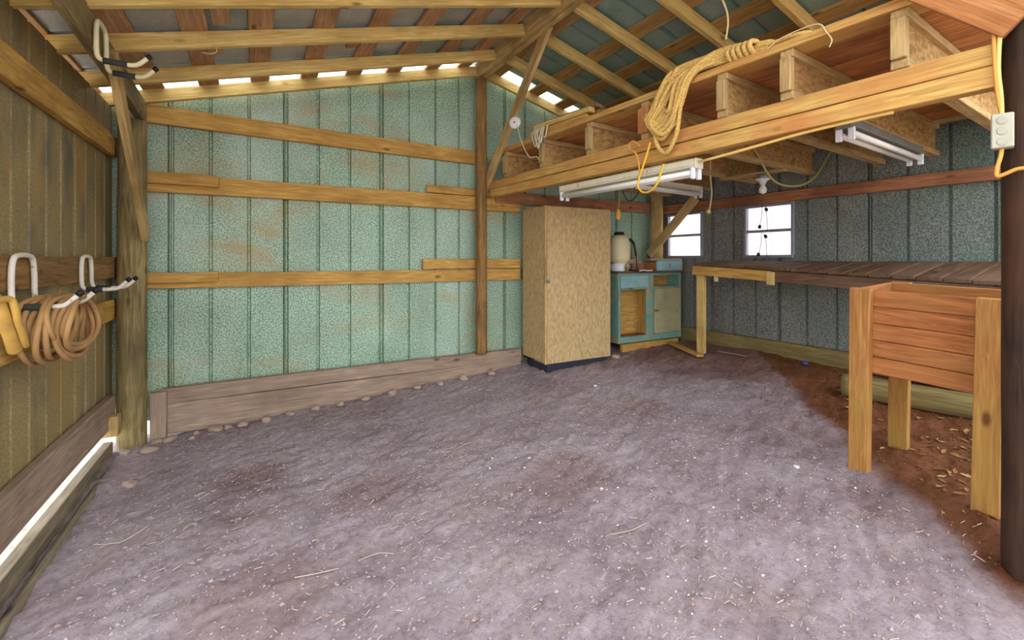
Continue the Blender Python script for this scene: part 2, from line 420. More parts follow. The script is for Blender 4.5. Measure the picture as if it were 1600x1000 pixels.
# ------------------------------------------------------------------ roof geometry
RX = 1.94
def zr(X): return 3.035-0.272*abs(X-RX)         # underside of the rafters
PITCH = math.atan(0.272)
def rib_profile(w0, w1, edge, pitch=0.256, depth=0.03):
    """(coordinate, outward offset) across a sheet; a double rib at the sheet's start, single ribs at every pitch"""
    pts = [(w0, 0)]; k = 0; p = edge
    while p < w1+0.02:
        if k == 0: offs = [(-0.028, 0), (-0.020, depth), (-0.008, depth), (-0.004, 0.003), (0.004, 0.003), (0.008, depth), (0.020, depth), (0.028, 0)]
        else: offs = [(-0.014, 0), (-0.007, depth*0.85), (0.007, depth*0.85), (0.014, 0)]
        for d, o in offs:
            if w0+1e-4 < p+d < w1-1e-4: pts.append((p+d, o))
        k += 1; p += pitch
    pts.append((w1, 0)); return pts
def sheet_mesh(prof, fn, nl=1):
    """fn(c, off, t) -> point; t runs 0..1 along the rib"""
    V = []; Fc = []; n = len(prof)
    for j in range(nl+1):
        for c, o in prof: V.append(fn(c, o, j/nl))
    for j in range(nl):
        for i in range(n-1): Fc.append((j*n+i, j*n+i+1, (j+1)*n+i+1, (j+1)*n+i))
    me_ = pd(V, Fc); return me_
def sheet(name, prof, fn, mat, parent, nl=1):
    o = link(name, sheet_mesh(prof, fn, nl), mat, parent)
    md = o.modifiers.new('thickness', 'SOLIDIFY'); md.thickness = 0.0015; md.offset = 0
    return o

# ------------------------------------------------------------------ gable wall (back)
wb = empty('wall_back', (1.9, 4.2, 0), kind='structure')
GY0 = 4.2
edges = [-0.93, -0.572, 0.196, 0.98, 1.484, 2.25, 3.02, 3.79, 4.56]
for i in range(len(edges)-1):
    e0, e1 = edges[i], edges[i+1]
    pr = rib_profile(e0, e1, e0 if i else -0.572-0.768)
    pr = [(c, o) for c, o in pr if e0-1e-6 <= c <= e1+1e-6]
    sheet('metal_panel', pr, lambda c, o, t, i=i: (c, GY0+o+0.0012*(i % 2), 0.02+(zr(c)+0.085-0.02)*t), M['gable'], wb, 1)
def girt_b(x0, x1, z0, z1, mat='girt', y=4.165, th=0.04, dz=0.0):
    return beam('girt', (x0, y, (z0+z1)/2), (x1, y, (z0+z1)/2+dz), th, z1-z0, W[mat], wb, warp=0.004, segs=6)
girt_b(-0.70, 1.90, 2.19, 2.32, dz=-0.04)
girt_b(-0.70, 2.42, 1.69, 1.825)
girt_b(-0.70, 2.42, 0.985, 1.10)
girt_b(-0.70, -0.26, 1.745, 1.83, y=4.125); girt_b(-0.70, -0.26, 1.03, 1.105, y=4.125)
girt_b(1.40, 2.40, 1.835, 1.905); girt_b(1.36, 2.42, 1.105, 1.20)
girt_b(2.12, 4.275, 1.775, 1.90, 'red', y=4.14)
girt_b(2.45, 4.275, 0.985, 1.10, 'greyboard')
beam('sill_board', (-0.60, 4.12, 0.04), (2.40, 4.12, 0.055), 0.045, 0.22, W['sill'], wb, warp=0.006, segs=8)
beam('sill_board', (-0.60, 4.115, 0.207), (2.40, 4.115, 0.212), 0.05, 0.11, W['sill'], wb, warp=0.006, segs=8)
slab('sill_stub', (-0.665, 4.05, -0.16), (-0.57, 4.10, 0.25), W['sill'], wb)

# ------------------------------------------------------------------ left wall
wl = empty('wall_left', (-0.9, 2.3, 0), kind='structure')
LX = -0.90
for i in range(6):
    y1 = 4.2-0.768*i; y0 = max(y1-0.768, 2.15)
    if y1 <= 2.2: break
    pr = rib_profile(y0, y1, y0, pitch=0.19)
    sheet('metal_panel', pr, lambda c, o, t, i=i: (LX-o-0.0012*(i % 2), c, 0.15+(2.275-0.15)*t), M['left'], wl)
def girt_l(z0, z1, mat, y0=2.1, y1=4.1, x=-0.872, th=0.04):
    return beam('girt', (x, y0, (z0+z1)/2), (x, y1, (z0+z1)/2), th, z1-z0, W[mat], wl, warp=0.005, segs=6)
girt_l(1.905, 2.04, 'girt'); girt_l(1.075, 1.215, 'brownpost'); girt_l(0.79, 0.925, 'girt')
beam('sill_board', (-0.868, 2.1, 0.18), (-0.868, 4.02, 0.18), 0.045, 0.20, W['sill'], wl, warp=0.005, segs=6)
beam('ground_board', (-0.868, 2.1, -0.105), (-0.868, 3.95, -0.10), 0.05, 0.17, W['greyboard'], wl, warp=0.004, segs=6)
slab('spacer_block', (-0.90, 3.86, 0.04), (-0.80, 3.955, 0.17), W['yellow_old'], wl)
log('ground_rail', (-0.80, 2.1, -0.13), (-0.81, 3.9, -0.125), 0.026, W['greyboard'], wl, nz=40, amp=0.12)

# ------------------------------------------------------------------ right wall with its two windows
wr = empty('wall_right', (4.56, 2.2, 0.2), kind='structure')
WX = 4.56
WIN = [(3.56, 4.09), (2.52, 3.04)]; WZ0, WZ1 = 1.225, 1.765
k = 0; y1 = 4.2
spans = []
while y1 > 0.65:
    y0 = max(y1-0.768, 0.6); spans.append((y0, y1)); y1 = y0
for i, (y0, y1) in enumerate(spans):
    cuts = sorted(set([y0, y1]+[v for wn in WIN for v in wn if y0 < v < y1]))
    for a0, a1 in zip(cuts[:-1], cuts[1:]):
        mid = (a0+a1)/2; iswin = any(q0 < mid < q1 for q0, q1 in WIN)
        full = rib_profile(y0, y1, y0)
        pr = [(a0, 0)]+[(c, o) for c, o in full if a0+1e-4 < c < a1-1e-4]+[(a1, 0)]
        for (zz0, zz1) in ([(0.16, WZ0), (WZ1, 2.36)] if iswin else [(0.16, 2.36)]):
            sheet('metal_panel', pr, lambda c, o, t, i=i, zz0=zz0, zz1=zz1: (WX+o+0.0012*(i % 2), c, zz0+(zz1-zz0)*t), M['right'], wr)
beam('girt', (4.515, 0.55, 1.80), (4.515, 4.1, 1.825), 0.045, 0.10, W['red'], wr, warp=0.004, segs=6)
beam('sill_board', (4.515, 0.55, 0.32), (4.515, 4.1, 0.305), 0.045, 0.15, W['skirt'], wr, warp=0.005, segs=6)
for n_, (y0, y1) in enumerate(WIN):
    root = empty('window_%d' % (n_+1), (4.55, (y0+y1)/2, WZ0), kind='structure')
    fm = P['aluminium']; x0, x1 = 4.535, 4.585; t_ = 0.028; zm = (WZ0+WZ1)/2-0.005
    slab('jamb', (x0, y0, WZ0), (x1, y0+t_, WZ1), fm, root); slab('jamb', (x0, y1-t_, WZ0), (x1, y1, WZ1), fm, root)
    slab('window_head', (x0, y0+t_, WZ1-t_), (x1, y1-t_, WZ1), fm, root); slab('window_sill', (x0-0.02, y0, WZ0-0.012), (x1, y1, WZ0+0.018), fm, root)
    slab('meeting_rail', (x0+0.005, y0+t_, zm-0.014), (x1-0.005, y1-t_, zm+0.014), fm, root)
    slab('pane', (4.556, y0+t_, WZ0+0.018), (4.560, y1-t_, zm-0.014), P['glass'], root, bev=0)
    slab('pane', (4.566, y0+t_, zm+0.014), (4.570, y1-t_, WZ1-t_), P['glass'], root, bev=0)

# neighbouring pale wall seen through the windows
nb = empty('neighbouring_building', (7.6, 3.5, 0.3), 'pale sided building standing outside beyond the two small windows', 'building')
for i in range(28):
    beam('siding_board', (7.6+0.01*(i % 2), -1 + i*0.32, 0.2), (7.6+0.01*(i % 2), -1+i*0.32, 3.4), 0.31, 0.03, P['siding'], nb, up=(1, 0, 0), bev=0.006)
slab('wall_core', (7.63, -1.3, 0.1), (7.9, 8.2, 3.4), P['siding'], nb)

# ------------------------------------------------------------------ ceiling: rafters, purlins, roof sheets, ridge and eave beams
ce = empty('ceiling', (RX, 2.2, 3.0), kind='structure')
RD = 0.09
for Y in (4.13, 3.72, 3.2, 2.7, 2.2, 1.7, 1.2, 0.86):
    c = RD/2/math.cos(PITCH)
    beam('rafter', (-1.32, Y, zr(-1.32)+c), (RX-0.045, Y, zr(RX-0.045)+c), 0.042, RD, W['yellow'], ce, warp=0.004, segs=6)
    yy = Y if Y > 4.1 else Y-0.03
    beam('rafter', (5.15, yy, zr(5.15)+c), (RX+0.045, yy, zr(RX+0.045)+c), 0.042, RD, W['yellow'], ce, warp=0.004, segs=6)
pz = RD/math.cos(PITCH)+0.012
for X in (-1.24, -1.0, -0.66, -0.32, 0.02, 0.38, 0.72, 1.06, 1.42, 1.76):
    j = random.uniform(-.01, .01)
    beam('purlin', (X+j, 0.80, zr(X)+pz), (X-j, 4.18, zr(X)+pz), 0.135, 0.022, W['purlin'], ce, up=(-0.262, 0, 0.965), warp=0.003, segs=6)
for X in (2.12, 2.25+0.32, 2.9, 3.23, 3.56, 3.9, 4.24, 4.58, 4.95):
    j = random.uniform(-.01, .01)
    beam('purlin', (X+j, 0.80, zr(X)+pz), (X-j, 4.18, zr(X)+pz), 0.13, 0.022, W['purlin_r'], ce, up=(0.262, 0, 0.965), warp=0.003, segs=6)
for (X, Y) in ((-0.24, 3.36), (0.60, 3.36), (0.87, 3.84), (1.60, 3.84), (-0.18, 2.95)):
    beam('splice_block', (X, Y-0.1, zr(X)+pz-0.02), (X, Y+0.12, zr(X)+pz-0.02), 0.09, 0.02, W['purlin'], ce, up=(-0.262, 0, 0.965))
sz = pz+0.013
y1 = 3.99; i = 0
while y1 > 0.8:
    y0 = max(y1-0.768, 0.78)
    pr = rib_profile(y0, y1, y0, depth=0.034)
    e = 0.0012*(i % 2)
    sheet('roof_panel', pr, lambda c, o, t, e=e: (-1.38+(RX+1.38)*t, c, zr(-1.38+(RX+1.38)*t)+sz+o+e), M['roofl'], ce, 3)
    sheet('roof_panel', pr, lambda c, o, t, e=e: (5.22+(RX-5.22)*t, c, zr(5.22+(RX-5.22)*t)+sz+o+e), M['roofr'], ce, 3)
    y1 = y0; i += 1
cap = pd([(RX-0.16, 0.76, zr(RX-0.16)+sz+0.022), (RX, 0.76, zr(RX)+sz+0.03), (RX+0.16, 0.76, zr(RX+0.16)+sz+0.022), (RX-0.16, 4.25, zr(RX-0.16)+sz+0.022), (RX, 4.25, zr(RX)+sz+0.03), (RX+0.16, 4.25, zr(RX+0.16)+sz+0.022)], [(0, 1, 4, 3), (1, 2, 5, 4)])
link('ridge_cap', cap, M['roofl'], ce).modifiers.new('thickness', 'SOLIDIFY').thickness = 0.002
beam('ridge_beam', (RX-0.022, 0.28, 3.075), (RX-0.022, 4.16, 3.075), 0.04, 0.15, W['yellow_old'], ce, warp=0.003, segs=6)
beam('ridge_beam', (RX+0.022, 0.28, 3.065), (RX+0.022, 4.16, 3.065), 0.04, 0.15, W['yellow_old'], ce, warp=0.003, segs=6)
beam('eave_beam', (-0.625, 0.8, 2.28), (-0.72, 4.14, 2.245), 0.045, 0.15, W['olive'], ce, warp=0.004, segs=6)
beam('eave_beam', (4.47, 0.55, 2.28), (4.47, 4.14, 2.25), 0.045, 0.13, W['olive'], ce, warp=0.004, segs=6)

# ------------------------------------------------------------------ posts and knee braces
o = log('post', (-0.762, 4.05, -0.2), (-0.762, 4.05, 2.165), 0.084, W['olive'], amp=0.05); tag(o, 'weathered round olive brown pole where the rusty wall meets the green metal wall', 'post')
o = log('post', (1.935, 4.083, 0.266), (1.935, 4.083, 2.985), 0.056, W['brownpost'], amp=0.05); tag(o, 'slim round brown pole rising up the green metal wall to the ridge', 'post')
o = log('post', (4.36, 4.09, 0.1), (4.36, 4.09, 2.2), 0.078, W['yellow_old'], amp=0.05); tag(o, 'pale round corner pole beside the small window above the teal cabinet', 'post')
DP = Vector((2.375, 0.505, 0))
o = log('post', (DP.x, DP.y, 0.0), (DP.x-0.02, DP.y, 2.9), 0.075, W['dark'], amp=0.04); tag(o, 'dark brown nearly black pole with the grey junction box and cables', 'post')
o = beam('knee_brace', onX(856, 38, 1.99), onX(755, 300, 2.02), 0.04, 0.09, W['yellow_old'], up=(1, 0, 0)); o.matrix_basis = frame(onX(858, 38, 1.99), onX(757, 296, 2.0), up=(0, 1, 1)); tag(o, 'diagonal brace from the slim ridge pole up to the ridge beam, white spool on it', 'brace')
o = beam('knee_brace', (-0.640, 2.98, 2.23), (-0.668, 3.93, 1.36), 0.035, 0.105, W['yellow_old'], up=(0, 1, 1)); tag(o, 'diagonal brace from the eave beam down to the weathered round corner pole', 'brace')
o = beam('knee_brace', (2.272, 0.50, 2.025), (1.97, 1.50, 2.99), 0.045, 0.15, W['orange'], up=(0, -1, 1)); tag(o, 'orange knotty brace running from the dark pole up to the ridge', 'brace')
o = beam('knee_brace', onX(1014, 398, 4.20), onX(1087, 309, 4.34), 0.04, 0.10, W['yellow_old'], up=(0, 1, 1)); tag(o, 'slanting brown brace crossing the small window above the teal cabinet', 'brace')

# ------------------------------------------------------------------ loft (turned 4.3 degrees to the barn)
LA = R(4.3); LO = Vector((2.02, 4.06, 0)); ex = Vector((math.cos(LA), math.sin(LA), 0)); ey = Vector((math.sin(LA), -math.cos(LA), 0))
def LP(a, s, z): return LO+ex*a+ey*s+Vector((0, 0, z))
lf = empty('loft', LP(0, 1.8, 1.8), 'plank loft on deep wooden I-joists over the right half of the barn', 'loft')
beam('header_beam', LP(0.03, 0.0, 1.93), LP(0.03, 3.50, 1.93), 0.06, 0.075, W['loftbeam'], lf, warp=0.003, segs=8)
beam('header_beam', LP(0.032, 0.0, 1.853), LP(0.032, 3.50, 1.851), 0.064, 0.077, W['loftbeam'], lf, warp=0.003, segs=8)
JS = (0.30, 0.86, 1.42, 1.94, 2.47, 2.80, 3.23)
for n_, s in enumerate(JS):
    a0 = -0.01+random.uniform(-.01, .01); a1 = 2.42
    a1 = (4.42-LO.x-0.075*s)/0.997
    jw = beam('joist', LP(a0+0.006, s, 2.085), LP(a1, s, 2.085), 0.012, 0.18, W['osb_web'], lf, bev=0)
    beam('top_flange', LP(a0, s, 2.188), LP(a1, s, 2.188), 0.06, 0.036, W['flange'], jw)
    beam('bottom_flange', LP(a0, s, 1.987), LP(a1, s, 1.987), 0.06, 0.036, W['flange'], jw)
    if n_ != 3:
        beam('web_stiffener', LP(a0+0.002, s, 2.006), LP(a0+0.002, s, 2.168), 0.04, 0.05, W['flange'], jw, up=(0, 1, 0))
    else:
        beam('web_stiffener', LP(a0+0.01, s, 2.006), LP(a0+0.01, s, 2.168), 0.06, 0.085, W['orange'], jw, up=(0, 1, 0))
a = -0.02
while a < 2.0:
    wd = 0.14
    beam('deck_plank', LP(a+wd/2, 0.12+random.uniform(-.05, .03), 2.228), LP(a+wd/2, 3.46+random.uniform(-.03, .0), 2.228), wd-0.006, 0.04, W['deck'] if a > 0 else W['loftbeam'], lf, warp=0.002, segs=4)
    a += wd

# ------------------------------------------------------------------ tall OSB cabinet
cb = empty('storage_cabinet', (2.82, 3.93, 0.15), 'tall tan chipboard cabinet standing against the green metal wall', 'cabinet')
x0, x1, y0, y1, z0, z1 = 2.42, 3.225, 3.66, 4.10, 0.185, 1.718
slab('side_panel', (x0, y0+0.02, z0), (x0+0.018, y1, z1), W['osb'], cb); slab('side_panel', (x1-0.018, y0+0.02, z0), (x1, y1, z1), W['osb'], cb)
slab('door', (x0+0.014, y0-0.004, z0+0.002), (x1, y0+0.014, z1-0.002), W['osb'], cb)
slab('corner_strip', (x0-0.012, y0-0.002, z0), (x0+0.012, y0+0.018, z1), W['yellow_old'], cb)
slab('top_panel', (x0, y0+0.016, z1-0.018), (x1, y1, z1), W['osb'], cb); slab('bottom_panel', (x0, y0+0.02, z0), (x1, y1, z0+0.02), W['osb'], cb)
slab('back_panel', (x0+0.018, y1-0.01, z0), (x1-0.018, y1, z1), W['osb'], cb)
lt = slab('latch', (x0-0.018, y0-0.010, 0.965), (x0+0.035, y0-0.002, 1.0), P['steel'], cb, bev=0.002)
lathe('latch_knob', [(0.006, 0), (0.011, 0.008), (0.009, 0.018), (0.003, 0.02)], P['steel'], lt, (x0+0.018, y0-0.008, 0.982), (0, -1, 0), 10)
for xx in (2.46, 3.1):
    slab('skid', (xx, y0+0.05, 0.06), (xx+0.09, y1-0.02, z0), P['tarp'], cb)
slab('skid', (2.44, y0+0.012, 0.09), (3.20, y0+0.05, z0), P['tarp'], cb)

# ------------------------------------------------------------------ teal base cabinet
FY = 3.78
tc_ = empty('base_cabinet', (3.9, 3.95, 0.2), 'worn teal painted base cabinet with one door missing, under the windows', 'cabinet')
Q = lambda x, y: onY(x, y, FY)
xl, xr = Q(966, 500).x, 4.44; zt = 1.062; zb = 0.27
th = 0.02
slab('side_panel', (xl, FY+th, zb), (xl+0.018, 3.995, zt-0.02), P['teal'], tc_)
slab('side_panel', (xr-0.018, FY+th, zb), (xr, 3.995, zt-0.02), P['teal'], tc_)
slab('back_panel', (xl+0.018, 3.98, zb+0.01), (xr-0.018, 3.995, zt-0.02), W['girt'], tc_)
slab('shelf', (xl+0.018, FY+th, zb+0.045), (xr-0.018, 3.98, zb+0.063), W['red'], tc_)
slab('divider', ((xl+xr)/2-0.01, FY+th, zb+0.063), ((xl+xr)/2+0.01, 3.98, zt-0.02), W['girt'], tc_)
slab('countertop', (xl-0.02, FY-0.025, zt-0.02), (xr+0.02, 4.0, zt+0.004), W['bench'], tc_)
# face frame: outer stiles, middle stile, rails
xm0, xm1 = Q(1010, 470).x, Q(1021, 470).x
zdr0, zdr1 = 0.885, 1.01; zop1 = 0.86; zop0 = 0.34
slab('stile', (xl, FY, zb), (xl+0.035, FY+th, zt-0.02), P['teal'], tc_); slab('stile', (xr-0.03, FY, zb), (xr, FY+th, zt-0.02), P['teal'], tc_)
slab('stile', (xm0, FY, zop0), (xm1, FY+th, zt-0.02), P['teal'], tc_)
for q0, q1 in ((xl+0.035, xm0), (xm1, xr-0.03)):
    slab('rail', (q0, FY, zdr1), (q1, FY+th, zt-0.02), P['teal'], tc_); slab('rail', (q0, FY, zop1), (q1, FY+th, zdr0), P['teal'], tc_)
slab('rail', (xl+0.035, FY, zb), (xr-0.03, FY+th, zop0), P['teal'], tc_)
dw = slab('drawer_front', (xl+0.02, FY-0.02, 0.882), (xm0+0.012, FY, 1.014), P['paleblue'], tc_)
dr = slab('door', (xm1+0.004, FY-0.012, zop0+0.004), (xr-0.02, FY+0.004, zop1), P['tealdoor'], tc_)
slab('latch', (xm1+0.0, FY-0.03, 0.60), (xm1+0.06, FY-0.012, 0.622), P['steel'], dr, bev=0.003)
slab('hinge', (xl+0.16, FY-0.026, 0.865), (xl+0.185, FY-0.0, 0.882), P['steel'], tc_, bev=0.002)
tag(slab('kick_board', (xl+0.02, FY-0.045, 0.185), (xr-0.10, FY-0.004, 0.268), W['girt']), 'bare plank lying on the dirt along the foot of the teal cabinet', 'board')

# things on the counter
sp = empty('garden_sprayer', (3.55, 3.88, zt), 'cream plastic tank sprayer with black cap and strap standing on the teal cabinet', 'sprayer')
b0 = Vector((3.55, 3.88, zt+0.004))
lathe('base', [(0.10, 0), (0.105, 0.01), (0.10, 0.075), (0.085, 0.09)], P['plastic'], sp, b0)
lathe('tank', [(0.06, 0.085), (0.105, 0.105), (0.118, 0.14), (0.118, 0.31), (0.106, 0.36), (0.085, 0.395), (0.05, 0.405)], P['tank'], sp, b0, ns=28)
lathe('cap', [(0.052, 0.40), (0.055, 0.405), (0.055, 0.435), (0.045, 0.44)], P['black'], sp, b0, ns=20)
tube('strap', [b0+Vector(p) for p in ((0.10, -0.06, 0.36), (0.15, -0.07, 0.31), (0.185, -0.07, 0.18), (0.20, -0.07, 0.05), (0.19, -0.08, 0.012))], [0.016]*9+[0.012]*8+[0.006]*16, P['black'], sp, 8)
lathe('valve', [(0.012, 0), (0.014, 0.03), (0.022, 0.035), (0.022, 0.05), (0.01, 0.055), (0.01, 0.085)], P['brass'], sp, b0+Vector((-0.01, -0.125, 0)))
tube('hose', [b0+Vector(p) for p in ((0.03, -0.12, 0.02), (0.10, -0.15, 0.010), (0.18, -0.12, 0.010), (0.22, -0.06, 0.009))], 0.008, P['black'], sp)
db = empty('drawer_box', (4.17, 3.8, zt), 'loose pale blue drawer sitting on the teal cabinet below the window', 'drawer')
dx0, dx1, dy0, dy1, dz0, dz1 = 3.99, 4.41, 3.735, 3.99, zt+0.006, zt+0.12
slab('drawer_front', (dx0, dy0, dz0), (dx1, dy0+0.02, dz1), P['paleblue'], db)
for q in (dx0+0.02, dx1-0.032): slab('side_panel', (q, dy0+0.02, dz0), (q+0.012, dy1, dz1-0.02), W['orange'], db)
slab('back_panel', (dx0+0.032, dy1-0.012, dz0), (dx1-0.032, dy1, dz1-0.02), W['orange'], db)
slab('bottom_panel', (dx0+0.03, dy0+0.02, dz0), (dx1-0.03, dy1-0.012, dz0+0.008), W['orange'], db)
slab('pull', ((dx0+dx1)/2-0.008, dy0-0.008, dz0+0.05), ((dx0+dx1)/2+0.008, dy0, dz0+0.075), W['red'], db, bev=0.002)
tag(slab('scrap_board', (3.80, 3.93, zt+0.006), (3.98, 3.955, zt+0.09), W['red']), 'short red brown board standing on the teal cabinet between sprayer and drawer', 'board')
tag(slab('scrap_board', (3.76, 3.968, zt+0.006), (3.985, 3.992, zt+0.14), W['sill']), 'pale board leaning on the metal wall behind the tank sprayer', 'board')
tag(beam('sill_plank', (3.97, 3.86, zt+0.134), (4.43, 3.80, zt+0.134), 0.10, 0.025, W['sill']), 'pale plank lying across the blue drawer under the window', 'board')
tube_o = tube('wire_bits', [b0+Vector(p) for p in ((0.12, -0.19, 0.006), (0.2, -0.18, 0.012), (0.27, -0.16, 0.006), (0.34, -0.17, 0.008))], 0.006, P['plastic']); tube_o.name = 'white_cord'
tag(tube_o, 'short white cord lying on the cabinet top in front of the sprayer', 'cord')

# ------------------------------------------------------------------ workbench along the right wall
wbn = empty('workbench', (4.25, 2.0, 0.3), 'long workbench of dark planks along the windowed metal wall', 'workbench')
def bz(Y): return 1.138-0.046*(3.22-Y)           # it sags towards the door
BX0 = 4.02
y = 3.24
while y > 0.35:
    wd = 0.142
    beam('top_plank', (BX0-0.03, y-wd/2, bz(y-wd/2)+0.014), (4.49, y-wd/2-0.02, 1.168+random.uniform(-.002, .003)), wd-0.005, 0.028, W['bench'], wbn)
    y -= wd
beam('apron', (BX0-0.005, 3.26, bz(3.26)-0.055), (BX0-0.005, 2.42, bz(2.42)-0.055), 0.04, 0.095, W['girt'], wbn)
beam('apron', (BX0-0.005, 2.415, bz(2.415)-0.055), (BX0-0.005, 0.35, bz(0.35)-0.055), 0.04, 0.095, W['bench'], wbn)
beam('back_rail', (4.47, 3.2, 1.10), (4.47, 0.35, 1.095), 0.04, 0.09, W['bench'], wbn)
slab('leg', (BX0+0.018, 3.15, 0.12), (BX0+0.06, 3.24, bz(3.2)-0.005), W['yellow'], wbn)
slab('leg', (BX0+0.018, 0.6, 0.1), (BX0+0.06, 0.69, bz(0.65)-0.005), W['girt'], wbn)
slab('end_block', (BX0-0.045, 2.38, bz(2.4)-0.13), (BX0-0.026, 2.45, bz(2.4)-0.015), W['yellow'], wbn)
slab('white_bracket', (BX0+0.03, 3.0, bz(3.0)-0.155), (BX0+0.05, 3.04, bz(3.0)-0.09), P['cream'], wbn)
tag(log('timber', (3.80, 1.75, 0.27), (4.06, 0.62, 0.265), 0.085, W['skirt'], amp=0.05), 'mossy squared timber lying on the ground behind the wooden planter', 'timber')
tag(beam('loose_board', onZ(1042, 533, 0.235), onZ(1094, 556, 0.225), 0.075, 0.022, W['girt']), 'short bare board lying on the dirt at the workbench leg', 'board')
tag(beam('stick', (4.17, 3.08, 0.245), (4.20, 2.78, 0.245), 0.018, 0.012, W['greyboard']), 'thin pale stick on the ground beneath the workbench', 'stick')

# ------------------------------------------------------------------ raised planter
pl = empty('raised_planter', (2.92, 0.93, 0.14), 'raised orange cedar planter box on four tall legs beside the dark pole', 'planter')
PM = Matrix.Translation((2.70, 0.928, 0.60)) @ Matrix.Rotation(R(2.0), 4, 'X') @ Matrix.Rotation(R(-3.5), 4, 'Y')
def pb(name, p0, p1, mat, axis=None, bev=0.003):
    o = slab(name, p0, p1, mat, None, axis, bev); m = PM @ o.matrix_basis
    o.parent = pl; o.matrix_parent_inverse = root_m(pl).inverted(); o.matrix_basis = m; return o
HW = 0.279; D = 0.42
for i in range(5):
    z = 0.02+i*0.0845
    pb('front_board', (0.012, -HW+0.01, z), (0.032, HW-0.01, z+0.081), W['planter'])
    pb('back_board', (D-0.032, -HW+0.01, z), (D-0.012, HW-0.01, z+0.081), W['planter'])
    pb('side_board', (0.034, HW-0.02, z), (D-0.034, HW, z+0.081), W['planter'])
    pb('side_board', (0.034, -HW, z), (D-0.034, -HW+0.02, z+0.081), W['planter'])
for (px_, sy_) in ((0, 1), (0, -1), (D, 1), (D, -1)):
    g_ = gz(2.7+px_, 0.93+sy_*0.24)-0.60-0.045
    X0, X1 = ((-0.03, 0.011) if px_ == 0 else (D-0.011, D+0.03))
    ya, yb = ((HW-0.089, HW) if sy_ > 0 else (-HW, -HW+0.089))
    pb('leg', (X0, ya, g_), (X1, yb, 0.447 if px_ == 0 else 0.44), W['planterleg'])
pb('bottom_board', (0.034, -HW+0.02, 0.03), (D/2-0.002, HW-0.02, 0.05), W['planter']); pb('bottom_board', (D/2+0.002, -HW+0.02, 0.03), (D-0.034, HW-0.02, 0.05), W['planter'])

# ------------------------------------------------------------------ fluorescent fixtures
def fixture(a, b, label, mat, wide=0.07, drop=True):
    a, b = Vector(a), Vector(b); d = (b-a).normalized(); side = d.cross(Vector((0, 0, 1))).normalized()
    r = empty('fluorescent_light', (a+b)/2, label, 'light fixture', 'tube lights under the loft')
    beam('housing', a, b, wide, 0.045, mat, r, bev=0.006)
    beam('reflector', a+Vector((0, 0, -0.028)), b+Vector((0, 0, -0.028)), wide*1.35, 0.008, mat, r)
    for s in (-1, 1):
        p, q = a+side*s*wide*0.42+d*0.03+Vector((0, 0, -0.062)), b+side*s*wide*0.42-d*0.03+Vector((0, 0, -0.062))
        tube('lamp_tube', [p, q], 0.0165, P['tube'], r, 12, 0)
        for e, k in ((p, -1), (q, 1)):
            beam('socket', e+d*k*0.003, e+d*k*0.022, 0.03, 0.075, P['plastic'], r)
    for e, k in ((a, -1), (b, 1)):
        beam('end_cap', e+d*k*0.0005+Vector((0, 0, -0.008)), e+d*k*0.006+Vector((0, 0, -0.008)), wide*1.1, 0.06, mat, r)
    return r
fixture(LP(0.09, 1.02, 1.775), LP(0.09, 2.26, 1.775), 'double tube light hung lengthwise under the loft header beam', P['fixture'])
fixture((2.84, 3.10, 1.935), (4.02, 3.19, 1.935), 'double tube light mounted crosswise near the tall chipboard cabinet', P['fixture'])
fixture((2.74, 1.26, 1.935), (3.90, 1.36, 1.935), 'double tube light mounted crosswise above the wooden planter', P['steel'])

# bare bulb
bp = onY(1192, 276, 2.42); bp = Vector((bp.x, bp.y, 0)); zt_ = 1.928
bl = empty('bulb_socket', (bp.x, bp.y, zt_), 'bare bulb in a white porcelain socket below a loft joist', 'lamp')
ba = (bp-Vector((LO.x, LO.y, 0))).dot(ex)
beam('mounting_board', LP(ba, 1.39, 1.958), LP(ba, 1.97, 1.958), 0.09, 0.02, W['flange'], bl)
lathe('box', [(0.045, 0), (0.05, -0.005), (0.05, -0.035), (0.045, -0.04)], P['steel'], bl, (bp.x, bp.y, zt_+0.02))
lathe('socket', [(0.03, -0.016), (0.058, -0.02), (0.06, -0.028), (0.03, -0.045), (0.022, -0.07)], P['plastic'], bl, (bp.x, bp.y, zt_))
lathe('bulb', [(0.013, -0.066), (0.016, -0.08), (0.03, -0.105), (0.033, -0.122), (0.026, -0.143), (0.006, -0.153)], P['tube'], bl, (bp.x, bp.y, zt_))

